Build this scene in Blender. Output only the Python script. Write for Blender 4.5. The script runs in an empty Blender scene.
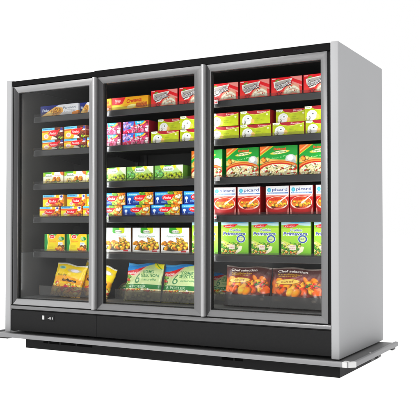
import bpy, bmesh, math, random
import numpy as np

random.seed(7)
rng = np.random.default_rng(11)
S = bpy.context.scene
COL = S.collection

# ------------------------------------------------------------------ helpers
def srgb(c):
    c = np.asarray(c, float) / 255.0
    return np.where(c <= .04045, c / 12.92, ((c + .055) / 1.055) ** 2.4)

def tag(o, label=None, cat=None, group=None, kind=None):
    if label: o['label'] = label
    if cat: o['category'] = cat
    if group: o['group'] = group
    if kind: o['kind'] = kind
    return o

def nodes_of(name):
    m = bpy.data.materials.new(name); m.use_nodes = True
    nt = m.node_tree
    return m, nt, nt.nodes, nt.links, nt.nodes['Principled BSDF']

def mat(name, col, rough=.5, metal=0., noise=.08, nscale=6., stretch=(1, 1, 1), bump=.0, spec=.5, rnoise=.1):
    m, nt, N, L, b = nodes_of(name)
    tc = N.new('ShaderNodeTexCoord'); mp = N.new('ShaderNodeMapping'); mp.inputs['Scale'].default_value = stretch
    nz = N.new('ShaderNodeTexNoise'); nz.inputs['Scale'].default_value = nscale; nz.inputs['Detail'].default_value = 5
    L.new(tc.outputs['Object'], mp.inputs['Vector']); L.new(mp.outputs['Vector'], nz.inputs['Vector'])
    cr = N.new('ShaderNodeMix'); cr.data_type = 'RGBA'
    c = np.array(col[:3])
    cr.inputs[6].default_value = (*np.clip(c * (1 - noise), 0, 1), 1); cr.inputs[7].default_value = (*np.clip(c * (1 + noise), 0, 1), 1)
    L.new(nz.outputs['Fac'], cr.inputs[0]); L.new(cr.outputs[2], b.inputs['Base Color'])
    mr = N.new('ShaderNodeMapRange'); mr.inputs['To Min'].default_value = max(rough - rnoise, .02); mr.inputs['To Max'].default_value = min(rough + rnoise, 1)
    L.new(nz.outputs['Fac'], mr.inputs['Value']); L.new(mr.outputs['Result'], b.inputs['Roughness'])
    b.inputs['Metallic'].default_value = metal; b.inputs['Specular IOR Level'].default_value = spec
    if bump:
        bp = N.new('ShaderNodeBump'); bp.inputs['Strength'].default_value = bump; bp.inputs['Distance'].default_value = .002
        L.new(nz.outputs['Fac'], bp.inputs['Height']); L.new(bp.outputs['Normal'], b.inputs['Normal'])
    return m

def g(v): return (v, v, v)
M = {}
M['panel'] = mat('painted_grey_steel', (.395, .398, .407), .5, .0, .05, 3, bump=.05, spec=.14)
M['alu'] = mat('brushed_aluminium', (.19, .19, .193), .38, .85, .12, 9, (40, 40, 1.2), .08)
M['alu_h'] = mat('brushed_aluminium_rail', (.21, .21, .213), .38, .85, .12, 9, (1.2, 40, 40), .08)
M['alu_bright'] = mat('polished_aluminium', (.42, .42, .425), .36, .6, .08, 9, (40, 40, 1.2), .05)
M['alu_shaded'] = mat('shaded_aluminium', (.035, .035, .037), .5, .25, .12, 9, (40, 40, 1.2), .05)  # left door stiles, their shade put into the colour
M['black'] = mat('satin_black_steel', (.005, .005, .0053), .55, 0, .25, 4, bump=.03, spec=.07)
M['kick'] = mat('black_textured_panel', (.0135, .0135, .014), .6, 0, .25, 60, bump=.15, spec=.14)
M['gasket'] = mat('black_rubber', (.008, .008, .008), .6, 0, .2, 20, spec=.2)
M['slot'] = mat('dark_slot', (.003, .003, .003), .8, 0, .2, 20, spec=.05)
M['base'] = mat('black_base_steel', (.015, .015, .0155), .55, 0, .25, 5, spec=.12)
M['inner'] = mat('dark_cabinet_liner', (.018, .0175, .0165), .5, 0, .25, 5, spec=.3)
M['liner'] = mat('side_liner', (.05, .047, .043), .55, 0, .25, 5, spec=.3)
M['tub'] = mat('grey_well_liner', (.10, .10, .10), .45, 0, .15, 5, spec=.4)
M['shelf'] = mat('charcoal_shelf_steel', (.035, .034, .034), .42, .3, .2, 8, bump=.03)
M['rail'] = mat('charcoal_price_rail', (.030, .0295, .029), .5, 0, .2, 8)
M['bumper'] = mat('grey_bumper_extrusion', (.25, .25, .257), .48, .35, .1, 9, (1.5, 1.5, 40), .05)
M['tray'] = mat('dark_bumper_tray', (.12, .12, .122), .45, .2, .2, 12)
M['white'] = mat('white_plastic', (.62, .62, .62), .4, 0, .03, 10)
M['red'] = mat('red_plastic', (.5, .03, .04), .4, 0, .05, 10)
M['lamp'] = mat('led_diffuser', (.8, .8, .82), .5, 0, .03, 10)

def clear(name, spec_fac, tint, haze=0., hazecol=.3, rough=.02):
    m, nt, N, L, b = nodes_of(name); N.remove(b)
    out = N['Material Output']
    tr = N.new('ShaderNodeBsdfTransparent'); tr.inputs['Color'].default_value = (*tint, 1)
    gl = N.new('ShaderNodeBsdfGlossy'); gl.inputs['Roughness'].default_value = rough
    lw = N.new('ShaderNodeFresnel'); lw.inputs['IOR'].default_value = 1.35
    mu = N.new('ShaderNodeMath'); mu.operation = 'MULTIPLY'; mu.inputs[1].default_value = spec_fac
    mx = N.new('ShaderNodeMixShader')
    L.new(lw.outputs['Fac'], mu.inputs[0]); L.new(mu.outputs[0], mx.inputs['Fac'])
    L.new(tr.outputs[0], mx.inputs[1]); L.new(gl.outputs[0], mx.inputs[2])
    last = mx
    if haze:
        df = N.new('ShaderNodeBsdfDiffuse'); df.inputs['Color'].default_value = (*g(hazecol), 1)
        m2 = N.new('ShaderNodeMixShader')
        nz = N.new('ShaderNodeTexNoise'); nz.inputs['Scale'].default_value = 4
        mr = N.new('ShaderNodeMapRange'); mr.inputs['To Min'].default_value = haze * .7; mr.inputs['To Max'].default_value = haze * 1.3
        L.new(nz.outputs['Fac'], mr.inputs['Value']); L.new(mr.outputs['Result'], m2.inputs['Fac'])
        L.new(mx.outputs[0], m2.inputs[1]); L.new(df.outputs[0], m2.inputs[2]); last = m2
    L.new(last.outputs[0], out.inputs['Surface'])
    return m
M['glass'] = clear('door_glass', .34, (.97, .975, .975))
M['acrylic'] = clear('clear_acrylic_lip', .5, (.84, .83, .82), .05, .2)
M['guard'] = clear('hazy_acrylic_guard', .9, (.60, .585, .56), .15, .20, .12)
M['pricestrip'] = clear('clear_price_strip', .7, (.9, .9, .9), .03, .3, .2)

def attr_mat(name, rough, bump=0., spec=.4, coat=0.):
    m, nt, N, L, b = nodes_of(name)
    a = N.new('ShaderNodeAttribute'); a.attribute_name = 'print'
    tc = N.new('ShaderNodeTexCoord'); nz = N.new('ShaderNodeTexNoise'); nz.inputs['Scale'].default_value = 14; nz.inputs['Detail'].default_value = 4
    L.new(tc.outputs['Object'], nz.inputs['Vector'])
    L.new(a.outputs['Color'], b.inputs['Base Color'])
    mr = N.new('ShaderNodeMapRange'); mr.inputs['To Min'].default_value = rough - .08; mr.inputs['To Max'].default_value = rough + .1
    L.new(nz.outputs['Fac'], mr.inputs['Value']); L.new(mr.outputs['Result'], b.inputs['Roughness'])
    b.inputs['Specular IOR Level'].default_value = spec
    b.inputs['Coat Weight'].default_value = coat
    bp = N.new('ShaderNodeBump'); bp.inputs['Strength'].default_value = bump; bp.inputs['Distance'].default_value = .004
    L.new(nz.outputs['Fac'], bp.inputs['Height']); L.new(bp.outputs['Normal'], b.inputs['Normal'])
    return m
M['carton'] = attr_mat('printed_carton', .42, .12, .35)
M['film'] = attr_mat('printed_plastic_film', .27, .8, .5)

class MB:
    """collects shapes in world coordinates, builds ONE mesh object"""
    def __init__(s): s.v = []; s.f = []; s.mi = []
    def add(s, vs, fs, mi=0):
        o = len(s.v); s.v += [tuple(v) for v in vs]; s.f += [tuple(i + o for i in f) for f in fs]; s.mi += [mi] * len(fs)
    def box(s, x0, x1, y0, y1, z0, z1, mi=0):
        vs = [(x, y, z) for z in (z0, z1) for y in (y0, y1) for x in (x0, x1)]
        s.add(vs, [(0, 2, 3, 1), (4, 5, 7, 6), (0, 1, 5, 4), (2, 6, 7, 3), (0, 4, 6, 2), (1, 3, 7, 5)], mi); return s
    def prism(s, pts, axis, a, b, mi=0):
        # pts: 2D polygon; axis 'x','y','z' = extrude direction
        n = len(pts)
        def P(p, t):
            return {'x': (t, p[0], p[1]), 'y': (p[0], t, p[1]), 'z': (p[0], p[1], t)}[axis]
        vs = [P(p, a) for p in pts] + [P(p, b) for p in pts]
        fs = [tuple(range(n))[::-1], tuple(range(n, 2 * n))] + [(i, (i + 1) % n, n + (i + 1) % n, n + i) for i in range(n)]
        s.add(vs, fs, mi); return s
    def build(s, name, mats, parent=None, origin=(0, 0, 0), bevel=0., segs=2, smooth=False, weld=False):
        me = bpy.data.meshes.new(name)
        o3 = np.array(origin)
        me.from_pydata([tuple(np.array(v) - o3) for v in s.v], [], s.f)
        mats = mats if isinstance(mats, (list, tuple)) else [mats]
        for m in mats: me.materials.append(m)
        me.polygons.foreach_set('material_index', s.mi)
        bm = bmesh.new(); bm.from_mesh(me)
        if weld: bmesh.ops.remove_doubles(bm, verts=bm.verts, dist=1e-5)
        bmesh.ops.recalc_face_normals(bm, faces=bm.faces)
        if bevel:
            es = [e for e in bm.edges if len(e.link_faces) == 2 and e.calc_face_angle(0) > .5]
            bmesh.ops.bevel(bm, geom=es, offset=bevel, segments=segs, affect='EDGES', profile=.5, clamp_overlap=True)
        bm.to_mesh(me); bm.free()
        if smooth:
            me.polygons.foreach_set('use_smooth', [True] * len(me.polygons))
            me.set_sharp_from_angle(angle=math.radians(25))
        ob = bpy.data.objects.new(name, me); COL.objects.link(ob)
        if parent: ob.parent = parent
        return ob

# ------------------------------------------------------------------ printed artwork (painted on a fine vertex grid)
_tri_cache = {}
def text_tris(body, bold=0.):
    k = (body, bold)
    if k in _tri_cache: return _tri_cache[k]
    cu = bpy.data.curves.new('print_text', 'FONT'); cu.body = body; cu.offset = bold; cu.resolution_u = 3
    ob = bpy.data.objects.new('print_text', cu); COL.objects.link(ob)
    dg = bpy.context.evaluated_depsgraph_get(); ev = ob.evaluated_get(dg); me = ev.to_mesh(); me.calc_loop_triangles()
    V = np.array([v.co[:2] for v in me.vertices]); T = np.array([t.vertices[:] for t in me.loop_triangles])
    ev.to_mesh_clear(); bpy.data.objects.remove(ob); bpy.data.curves.remove(cu)
    tr = V[T]
    mn = tr.reshape(-1, 2).min(0); mx = tr.reshape(-1, 2).max(0)
    _tri_cache[k] = (tr, mn, mx)
    return _tri_cache[k]

class Art:
    def __init__(s, w, h, base, ppm=760):
        s.w, s.h = w, h
        s.nx, s.ny = max(12, int(w * ppm)), max(10, int(h * ppm))
        s.u, s.v = np.meshgrid(np.linspace(0, 1, s.nx), np.linspace(0, 1, s.ny))
        s.X, s.Y = s.u * w, s.v * h
        s.px = w / s.nx
        s.c = np.empty((s.ny, s.nx, 3)); s.c[:] = base
    def put(s, mask, col, a=1.):
        m = np.clip(mask * a, 0, 1)[..., None]
        s.c = s.c * (1 - m) + np.asarray(col, float) * m
    def grad(s, c0, c1, v0=0., v1=1., mask=1., axis='v'):
        t = np.clip(((s.v if axis == 'v' else s.u) - v0) / (v1 - v0), 0, 1)[..., None]
        col = np.asarray(c0, float) * (1 - t) + np.asarray(c1, float) * t
        m = (np.ones_like(s.u) * mask)[..., None]
        s.c = s.c * (1 - m) + col * m
    def m_ell(s, u, v, rx, ry, rot=0., soft=1.2):
        dx, dy = s.X - u * s.w, s.Y - v * s.h
        c, n = math.cos(rot), math.sin(rot)
        a, b = (dx * c + dy * n) / (rx * s.w), (-dx * n + dy * c) / (ry * s.h)
        r = np.sqrt(a * a + b * b) + 1e-9
        k = min(rx * s.w, ry * s.h) / (s.px * soft)
        return np.clip((1 - r) * k + .5, 0, 1), a, b
    def ell(s, u, v, rx, ry, col, rot=0., a=1., soft=1.2):
        s.put(s.m_ell(u, v, rx, ry, rot, soft)[0], col, a)
    def m_poly(s, pts):
        acc = np.zeros_like(s.u)
        P = [(p[0] * s.w, p[1] * s.h) for p in pts]
        for ox, oy in ((.25, .25), (-.25, .25), (.25, -.25), (-.25, -.25)):
            X, Y = s.X + ox * s.px, s.Y + oy * s.px
            ins = np.zeros(X.shape, bool)
            for i in range(len(P)):
                (x0, y0), (x1, y1) = P[i], P[i - 1]
                if y0 == y1: continue
                ins ^= ((y0 > Y) != (y1 > Y)) & (X < (x1 - x0) * (Y - y0) / (y1 - y0) + x0)
            acc += ins
        return acc / 4
    def poly(s, pts, col, a=1.): s.put(s.m_poly(pts), col, a)
    def rect(s, u0, u1, v0, v1, col, a=1.): s.poly([(u0, v0), (u1, v0), (u1, v1), (u0, v1)], col, a)
    def lump(s, u, v, rx, ry, col, rot=0., lo=.42, hi=1.2):
        m, a, b = s.m_ell(u, v, rx, ry, rot)
        d = np.clip(1 - ((a + .25) ** 2 + (b - .35) ** 2) / 1.6, 0, 1)
        sh = (lo + (hi - lo) * d)[..., None]
        col = np.clip(np.asarray(col, float) * sh, 0, 255)
        s.c = s.c * (1 - m[..., None]) + col * m[..., None]
    def lumps(s, n, box, r, cols, sq=.7, seed=1):
        R = np.random.default_rng(seed)
        u0, u1, v0, v1 = box
        for vv in sorted(R.uniform(v0, v1, n))[::-1]:
            rr = r * R.uniform(.7, 1.3)
            s.lump(R.uniform(u0, u1), vv, rr / s.w, rr * R.uniform(sq * .8, min(1, sq * 1.2)) / s.h, cols[R.integers(len(cols))], R.uniform(-1, 1))
    def mottle(s, mask, amt, scale, seed=3):
        R = np.random.default_rng(seed); f = np.zeros_like(s.u)
        for k in range(14):
            a = R.uniform(0, 6.28); q = scale * R.uniform(.5, 2.2)
            f += np.sin((s.X * math.cos(a) + s.Y * math.sin(a)) * 6.28 * q + R.uniform(0, 6.28))
        f /= 4
        s.c = np.clip(s.c * (1 + (amt * f * mask)[..., None]), 0, 255)
    def text(s, body, u, v, hgt, col, wid=None, bold=.0, shear=0., rot=0., a=1., arc=0.):
        """hgt: cap height as fraction of h; wid: total width as fraction of w"""
        tr, mn, mx = text_tris(body, bold)
        tr = tr.copy(); tr -= (mn + mx) / 2
        sy = hgt * s.h / .70
        sx = sy if wid is None else wid * s.w / (mx[0] - mn[0])
        tr[..., 0] = tr[..., 0] * sx + tr[..., 1] * sy * shear
        tr[..., 1] = tr[..., 1] * sy
        if arc: tr[..., 1] -= arc * tr[..., 0] ** 2
        c, n = math.cos(rot), math.sin(rot)
        x = tr[..., 0] * c - tr[..., 1] * n + u * s.w; y = tr[..., 0] * n + tr[..., 1] * c + v * s.h
        gx, gy = x / s.w * (s.nx - 1), y / s.h * (s.ny - 1)
        ss = 3
        acc = np.zeros((s.ny * ss, s.nx * ss), bool)
        GX, GY = gx * ss + (ss - 1) / 2, gy * ss + (ss - 1) / 2
        for k in range(len(GX)):
            xs, ys = GX[k], GY[k]
            i0, i1 = max(int(xs.min()), 0), min(int(xs.max()) + 2, acc.shape[1]); j0, j1 = max(int(ys.min()), 0), min(int(ys.max()) + 2, acc.shape[0])
            if i0 >= i1 or j0 >= j1: continue
            PX, PY = np.meshgrid(np.arange(i0, i1), np.arange(j0, j1))
            d = [(xs[(q + 1) % 3] - xs[q]) * (PY - ys[q]) - (ys[(q + 1) % 3] - ys[q]) * (PX - xs[q]) for q in range(3)]
            acc[j0:j1, i0:i1] |= ((d[0] >= 0) & (d[1] >= 0) & (d[2] >= 0)) | ((d[0] <= 0) & (d[1] <= 0) & (d[2] <= 0))
        m = acc.reshape(s.ny, ss, s.nx, ss).mean((1, 3))
        s.put(m, col, a)
    def lines(s, u, v, w, n, dv, col, hgt=.012, seed=1, a=.85):
        """rows of tiny unreadable small print, as broken strokes"""
        R = np.random.default_rng(seed)
        for k in range(n):
            x = u
            while x < u + w * R.uniform(.75, 1):
                q = R.uniform(.02, .06); s.rect(x, x + q, v - k * dv, v - k * dv + hgt, col, a); x += q + .012

def red_badge(A, u, v, rx, ry, word='Findus', rot=.0):
    """red leaf shaped badge with a white script word"""
    A.ell(u, v, rx * 1.07, ry * 1.12, (250, 225, 215), rot, .55)
    A.ell(u, v, rx, ry, (214, 22, 40), rot)
    c, n = math.cos(rot), math.sin(rot); as_ = A.w / A.h
    def P(a, b): return (u + (a * rx * c) - b * ry * n / as_, v + a * rx * n * as_ + b * ry * c)
    A.poly([P(.2, .95), P(1.5, 1.0), P(.95, -.1), P(.2, -.6)], (214, 22, 40))
    A.ell(u - rx * .1, v + ry * .35, rx * .75, ry * .4, (236, 60, 66), rot, .45, 3)
    A.text(word, u, v - ry * .02, ry * .80, (255, 250, 246), rx * 1.45, .02, .18, rot)

ART = {}
def art(name):
    def deco(f): ART[name] = f; return f
    return deco

@art('pastry')
def _(w, h):
    A = Art(w, h, (24, 34, 98)); A.grad((14, 20, 70), (34, 48, 124))
    A.text('Findus', .15, .57, .27, (226, 232, 244), .19, .015, .1)
    A.poly([(0, 0), (.42, .86), (.50, 1), (1, 1), (1, 0)], (226, 226, 228))
    A.poly([(.0, .0), (.40, .84), (.60, .72), (.62, .35), (.50, 0)], (222, 172, 96))
    A.poly([(.05, .05), (.38, .72), (.45, .55), (.3, .1)], (244, 210, 140))
    A.lumps(12, (.26, .44, .10, .5), .010, [(232, 190, 110), (226, 170, 90), (244, 220, 160)], .6, 4)
    A.ell(.45, .45, .12, .28, (150, 96, 44), 0, .5); A.lumps(8, (.39, .51, .3, .6), .010, [(214, 160, 70), (120, 70, 34)], .7, 9)
    A.text('Paneloni', .79, .68, .22, (96, 106, 122), .34, .01); A.lines(.64, .42, .3, 2, .12, (150, 152, 160), .05)
    A.poly([(.84, 0), (.86, .22), (1, .34), (1, 0)], (240, 150, 40))
    return A

@art('choc')
def _(w, h):
    A = Art(w, h, (246, 214, 60)); A.grad((238, 176, 40), (252, 226, 90))
    A.poly([(.55, 1), (1, 1), (1, 0), (.62, 0), (.48, .4)], (110, 44, 34))
    A.lumps(26, (.62, .96, .12, .86), .014, [(70, 32, 26), (128, 58, 38), (94, 40, 32), (150, 84, 52)], .8, 2)
    A.poly([(0, .62), (.58, .70), (.62, .80), (0, .78)], (206, 94, 40), .8)
    A.rect(0, .60, .80, 1, (126, 208, 236)); A.rect(0, .6, .78, .81, (240, 250, 250), .8)
    A.lines(.05, .87, .5, 1, .1, (60, 130, 190), .07)
    A.ell(.20, .30, .12, .20, (252, 236, 214)); A.ell(.2, .3, .07, .12, (244, 170, 190), 0, .7)
    A.poly([(.42, .0), (.5, .3), (.7, .12), (.72, 0)], (246, 238, 224)); A.lumps(5, (.78, .98, .05, .2), .010, [(150, 190, 50), (226, 210, 70)], .6, 5)
    A.ell(.93, .86, .055, .13, (70, 74, 150)); A.poly([(.84, .62), (.98, .6), (.99, .72), (.88, .74)], (244, 232, 236))
    red_badge(A, .53, .54, .22, .25, 'Findus', .03)
    return A

@art('orange')
def _(w, h):
    A = Art(w, h, (246, 190, 44)); A.grad((248, 206, 60), (240, 150, 40))
    A.poly([(0, 0), (.34, 0), (.42, .5), (0, .6)], (250, 222, 66))
    A.lumps(30, (.58, .98, .08, .7), .016, [(232, 150, 40), (206, 110, 36), (246, 190, 80), (190, 88, 34)], .7, 6)
    A.rect(0, .55, .80, 1, (120, 206, 238)); A.lines(.06, .87, .42, 1, .1, (50, 120, 190), .08)
    A.poly([(.55, .8), (.66, .8), (.62, 1), (.55, 1)], (250, 240, 226))
    A.poly([(.66, 1), (.84, 1), (.8, .74), (.62, .74)], (250, 206, 40))
    A.poly([(.78, .98), (.96, 1), (.94, .58), (.80, .52)], (250, 238, 226)); A.ell(.89, .86, .055, .10, (70, 82, 170)); A.poly([(0, .62), (.5, .68), (.5, .76), (0, .76)], (232, 110, 50), .8)
    A.ell(.23, .22, .10, .17, (252, 232, 210)); A.ell(.23, .22, .06, .10, (240, 150, 150), 0, .6)
    red_badge(A, .48, .46, .23, .25, 'Findus', .03)
    A.ell(.55, .10, .14, .12, (176, 62, 34), 0, .7)
    return A

@art('vegwhite')
def _(w, h):
    A = Art(w, h, (244, 240, 226)); A.grad((238, 220, 170), (250, 250, 246), 0, .7)
    A.poly([(0, 1), (0, .58), (.10, .66), (.16, 1)], (170, 206, 40)); A.poly([(.0, 1), (.46, 1), (.40, .86), (.14, .84)], (92, 176, 44))
    A.poly([(.42, 1), (.58, 1), (.54, .74), (.44, .80)], (214, 224, 50)); A.poly([(.84, 1), (1, 1), (1, .66), (.90, .78)], (240, 130, 70))
    A.text('Bonduelle', .29, .68, .12, (70, 92, 60), .34, .015); A.text('Gratins', .72, .68, .10, (226, 110, 110), .26, .0)
    A.lumps(16, (.10, .5, .10, .34), .011, [(232, 206, 130), (214, 180, 96), (244, 226, 170)], .6, 3)
    A.lumps(22, (.48, .92, .16, .50), .012, [(240, 130, 50), (226, 84, 44), (246, 170, 70), (206, 150, 50)], .7, 8)
    A.lumps(4, (.56, .74, .06, .16), .008, [(110, 140, 60)], .6, 8); A.rect(0, 1, 0, .05, (150, 176, 60), .8)
    return A

@art('yellowgreen')
def _(w, h):
    A = Art(w, h, (250, 206, 40)); A.grad((250, 216, 60), (246, 190, 30))
    A.poly([(0, 0), (0, 1), (.12, 1), (.17, .5), (.10, 0)], (20, 140, 66)); A.poly([(.12, 1), (.15, 1), (.20, .5), (.13, 0), (.10, 0), (.17, .5)], (226, 238, 150))
    A.poly([(.2, 1), (.62, 1), (.52, .88), (.28, .88)], (60, 150, 70))
    A.ell(.38, .86, .14, .13, (244, 236, 230)); A.ell(.38, .86, .115, .105, (206, 40, 56)); A.text('Iglo', .38, .86, .08, (255, 240, 236), .14, .015, .1)
    A.ell(.84, .74, .14, .12, (30, 124, 56)); A.ell(.80, .78, .09, .08, (70, 164, 80)); A.poly([(.68, .68), (.9, .62), (.8, .88), (.74, .9)], (236, 228, 190), .6)
    A.text('Gemuse', .40, .60, .075, (226, 120, 40), .34, .01)
    A.poly([(.60, 0), (.70, .52), (.98, .44), (1, 0)], (240, 190, 110))
    A.rect(.68, .90, .34, .52, (238, 240, 240)); A.lines(.70, .46, .17, 2, .06, (90, 120, 130), .02)
    A.lumps(22, (.58, .96, .04, .30), .013, [(240, 150, 40), (226, 110, 40), (246, 190, 90), (120, 90, 50)], .7, 12)
    A.ell(.38, .30, .17, .20, (226, 220, 50), 0, .7); A.lines(.24, .34, .26, 3, .07, (196, 150, 30), .02)
    return A

@art('cake')
def _(w, h):
    A = Art(w, h, (246, 186, 36)); A.grad((250, 206, 70), (242, 166, 26))
    A.poly([(0, 1), (.38, 1), (.30, .5), (.22, .42), (0, .42)], (206, 24, 46)); A.text('Pasco', .16, .76, .20, (255, 226, 216), .16, .02); A.lines(.09, .56, .15, 1, .1, (255, 220, 200), .06)
    A.poly([(0, .0), (0, .38), (.24, .38), (.36, .16), (.62, .0)], (250, 222, 80))
    A.text('Cremosa', .62, .70, .30, (196, 60, 30), .42, .03, .2, .06)
    A.ell(.42, .34, .10, .12, (236, 170, 50)); A.ell(.54, .22, .13, .16, (252, 240, 190), .2, .8)
    A.poly([(.66, .08), (.68, .46), (.76, .56), (.97, .5), (.99, .1)], (180, 100, 34)); A.poly([(.68, .46), (.76, .56), (.97, .5), (.90, .42)], (216, 146, 62)); A.mottle(A.m_poly([(.66, .08), (.68, .46), (.76, .56), (.97, .5), (.99, .1)]), .12, 60)
    A.rect(0, 1, 0, .06, (206, 130, 30), .7)
    return A

@art('cone')
def _(w, h):
    A = Art(w, h, (212, 36, 44)); A.grad((226, 84, 70), (206, 24, 38), 0, .8)
    A.poly([(.62, 1), (1, 1), (1, .70), (.8, .84)], (236, 190, 176), .75); A.poly([(.7, .74), (1, .5), (1, .42), (.68, .66)], (246, 226, 210), .6)
    A.poly([(.36, .06), (.46, .40), (.62, .62), (.80, .60), (.92, .46), (.94, .06)], (222, 178, 150), .9)
    R = np.random.default_rng(5)
    for a_, b_, L_, t in ((.55, .30, .20, .5), (.66, .40, .20, .1), (.77, .40, .17, -.3), (.86, .28, .15, -.7), (.60, .16, .2, .2), (.76, .2, .17, -.4), (.48, .18, .12, .9), (.88, .12, .11, -.5)):
        A.lump(a_, b_, L_ * .55, .085, (246, 236, 214), t, .74, 1.05)
    A.lumps(4, (.5, .92, .1, .5), .005, [(190, 60, 50), (170, 190, 110)], .7, 8)
    A.lumps(7, (.16, .36, .06, .2), .012, [(196, 16, 30), (226, 60, 50)], .8, 3)
    band = [(.07, .78), (.10, .48), (.20, .26), (.34, .30), (.66, .78), (.70, .92), (.30, .84)]
    A.poly(band, (238, 234, 226)); A.poly([(.12, .74), (.14, .50), (.21, .34), (.32, .38), (.61, .80), (.64, .88), (.30, .79)], (176, 168, 162))
    A.text('Cornetto', .395, .60, .31, (40, 26, 32), .56, .055, .15, .27)
    A.text('Cornetto', .395, .605, .28, (250, 248, 246), .54, .004, .15, .27)
    A.ell(.2, .86, .08, .05, (120, 150, 70), .3); A.rect(.02, .14, .92, .97, (250, 226, 220), .8); A.rect(0, 1, 0, .035, (150, 20, 30), .7)
    return A

@art('berry')
def _(w, h):
    A = Art(w, h, (196, 50, 90)); A.grad((220, 90, 130), (170, 30, 66))
    A.poly([(0, 1), (0, .20), (.20, .34), (.40, .70), (.44, 1)], (84, 120, 208)); A.poly([(0, .6), (.1, .2), (.28, .44), (.34, .6), (.2, .9)], (214, 120, 196), .75)
    A.poly([(.16, .3), (.34, .44), (.42, .72), (.36, .76)], (70, 150, 220)); A.lumps(9, (.03, .3, .5, .95), .016, [(226, 140, 200), (240, 180, 220), (150, 150, 226)], .6, 12); A.text('fruits', .2, .76, .15, (252, 236, 246), .26, .02, .2, .25)
    A.poly([(0, 0), (0, .26), (.2, .28), (.34, .2), (.32, 0)], (226, 60, 110))
    A.poly([(.46, 1), (.84, 1), (.74, .78), (.5, .64)], (70, 196, 226)); A.poly([(.46, .78), (.5, .64), (.74, .76), (.84, .96), (.9, .9), (.78, .68), (.5, .54)], (246, 206, 80)); A.text('ice', .63, .9, .13, (250, 250, 230), .16, .03)
    A.lumps(34, (.34, .96, .08, .60), .017, [(244, 186, 200), (226, 120, 156), (250, 220, 222), (206, 70, 110), (240, 160, 180)], .6, 2)
    A.lumps(6, (.04, .3, .03, .22), .011, [(250, 170, 190), (226, 50, 90)], .75, 3); A.ell(.93, .84, .05, .1, (120, 12, 40))
    return A

@art('lime')
def _(w, h):
    A = Art(w, h, (186, 196, 36)); A.grad((196, 206, 44), (172, 186, 30)); A.mottle(1, .03, 20)
    A.poly([(.18, 1), (.30, .80), (.5, .72), (.7, .76), (1, .92), (1, 1)], (160, 20, 40)); A.poly([(.24, .9), (.34, .74), (.5, .66), (.7, .70), (1, .86), (1, .92), (.7, .76), (.5, .72), (.3, .8), (.18, 1)], (226, 226, 130), .8)
    A.text('Ricotta', .72, .88, .14, (246, 220, 214), .28, .02)
    A.poly([(0, 1), (.02, .84), (.18, .80), (.24, .92), (.22, 1)], (240, 242, 232)); A.lines(.05, .88, .14, 1, .1, (120, 150, 60), .04)
    A.ell(.24, .36, .17, .36, (236, 238, 230)); A.ell(.25, .40, .145, .30, (250, 250, 248)); A.ell(.25, .44, .12, .22, (216, 220, 214), .2, .8); A.ell(.27, .44, .08, .14, (252, 252, 252)); A.ell(.27, .45, .022, .05, (60, 66, 60))
    A.lumps(5, (.08, .16, .08, .2), .011, [(236, 190, 170), (226, 226, 206)], .7, 4); A.ell(.42, .24, .06, .17, (240, 196, 130), .3, .8)
    A.text('Figue', .60, .42, .085, (130, 146, 30), .14, 0); A.lines(.52, .26, .26, 1, .1, (130, 150, 30), .035, 2); A.ell(.90, .66, .035, .07, (236, 236, 190))
    return A

@art('greenveg')
def _(w, h):
    A = Art(w, h, (196, 222, 150)); A.grad((150, 190, 70), (226, 238, 196))
    A.poly([(0, 1), (0, .1), (.16, 0), (.34, .25), (.24, .7), (.18, 1)], (130, 184, 92)); A.lumps(20, (.02, .28, .1, .8), .012, [(110, 170, 80), (150, 200, 110), (176, 214, 150), (120, 180, 130)], .8, 3)
    A.poly([(.18, 1), (.26, .72), (.36, 1)], (226, 226, 60)); A.poly([(.34, 1), (.62, 1), (.5, .88), (.38, .86)], (90, 170, 60)); A.poly([(.64, 1), (.80, 1), (.72, .72)], (236, 226, 50))
    A.poly([(.3, .82), (.4, .92), (.6, .92), (.7, .76), (.66, .58), (.36, .58)], (248, 250, 244)); A.poly([(.74, 1), (1, 1), (1, .4), (.86, .66)], (244, 246, 236), .8)
    A.text('Bonduelle', .50, .74, .11, (70, 80, 60), .28, .015); A.text('Haricots', .50, .60, .085, (60, 170, 130), .34, .0)
    A.lumps(26, (.40, .96, .06, .44), .014, [(176, 190, 50), (150, 170, 44), (200, 206, 90), (136, 156, 60)], .6, 7); A.ell(.62, .24, .045, .07, (54, 50, 30)); A.ell(.86, .2, .03, .05, (70, 66, 34))
    A.rect(0, 1, 0, .04, (120, 150, 50), .7)
    return A

@art('blueveg')
def _(w, h):
    A = Art(w, h, (24, 84, 166)); A.grad((14, 40, 118), (40, 130, 206))
    A.rect(0, .5, .72, .94, (110, 204, 226), .85); A.lines(.08, .80, .3, 1, .1, (240, 250, 250), .06)
    A.poly([(.48, 0), (.42, .5), (.56, .92), (.6, 1), (1, 1), (1, 0)], (150, 180, 56)); A.poly([(.62, .2), (.78, .7), (.82, 1), (1, 1), (1, .0), (.7, 0)], (240, 150, 30))
    A.lumps(22, (.50, .80, .05, .95), .016, [(126, 176, 60), (160, 200, 70), (200, 214, 110), (96, 150, 50)], .75, 4); A.lumps(26, (.70, .98, .06, .92), .016, [(246, 160, 34), (232, 126, 30), (250, 190, 60)], .55, 9)
    A.lumps(5, (.78, .92, .5, .7), .012, [(250, 236, 196)], .7, 4); A.rect(.84, .97, .04, .20, (248, 226, 190), .9)
    A.ell(.10, .46, .055, .13, (236, 240, 246)); A.poly([(.07, .44), (.13, .44), (.11, .16), (.09, .16)], (216, 226, 240)); A.ell(.10, .12, .05, .03, (190, 206, 230))
    A.lines(.24, .22, .2, 2, .09, (150, 190, 226), .05)
    red_badge(A, .46, .54, .19, .24)
    return A

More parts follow.
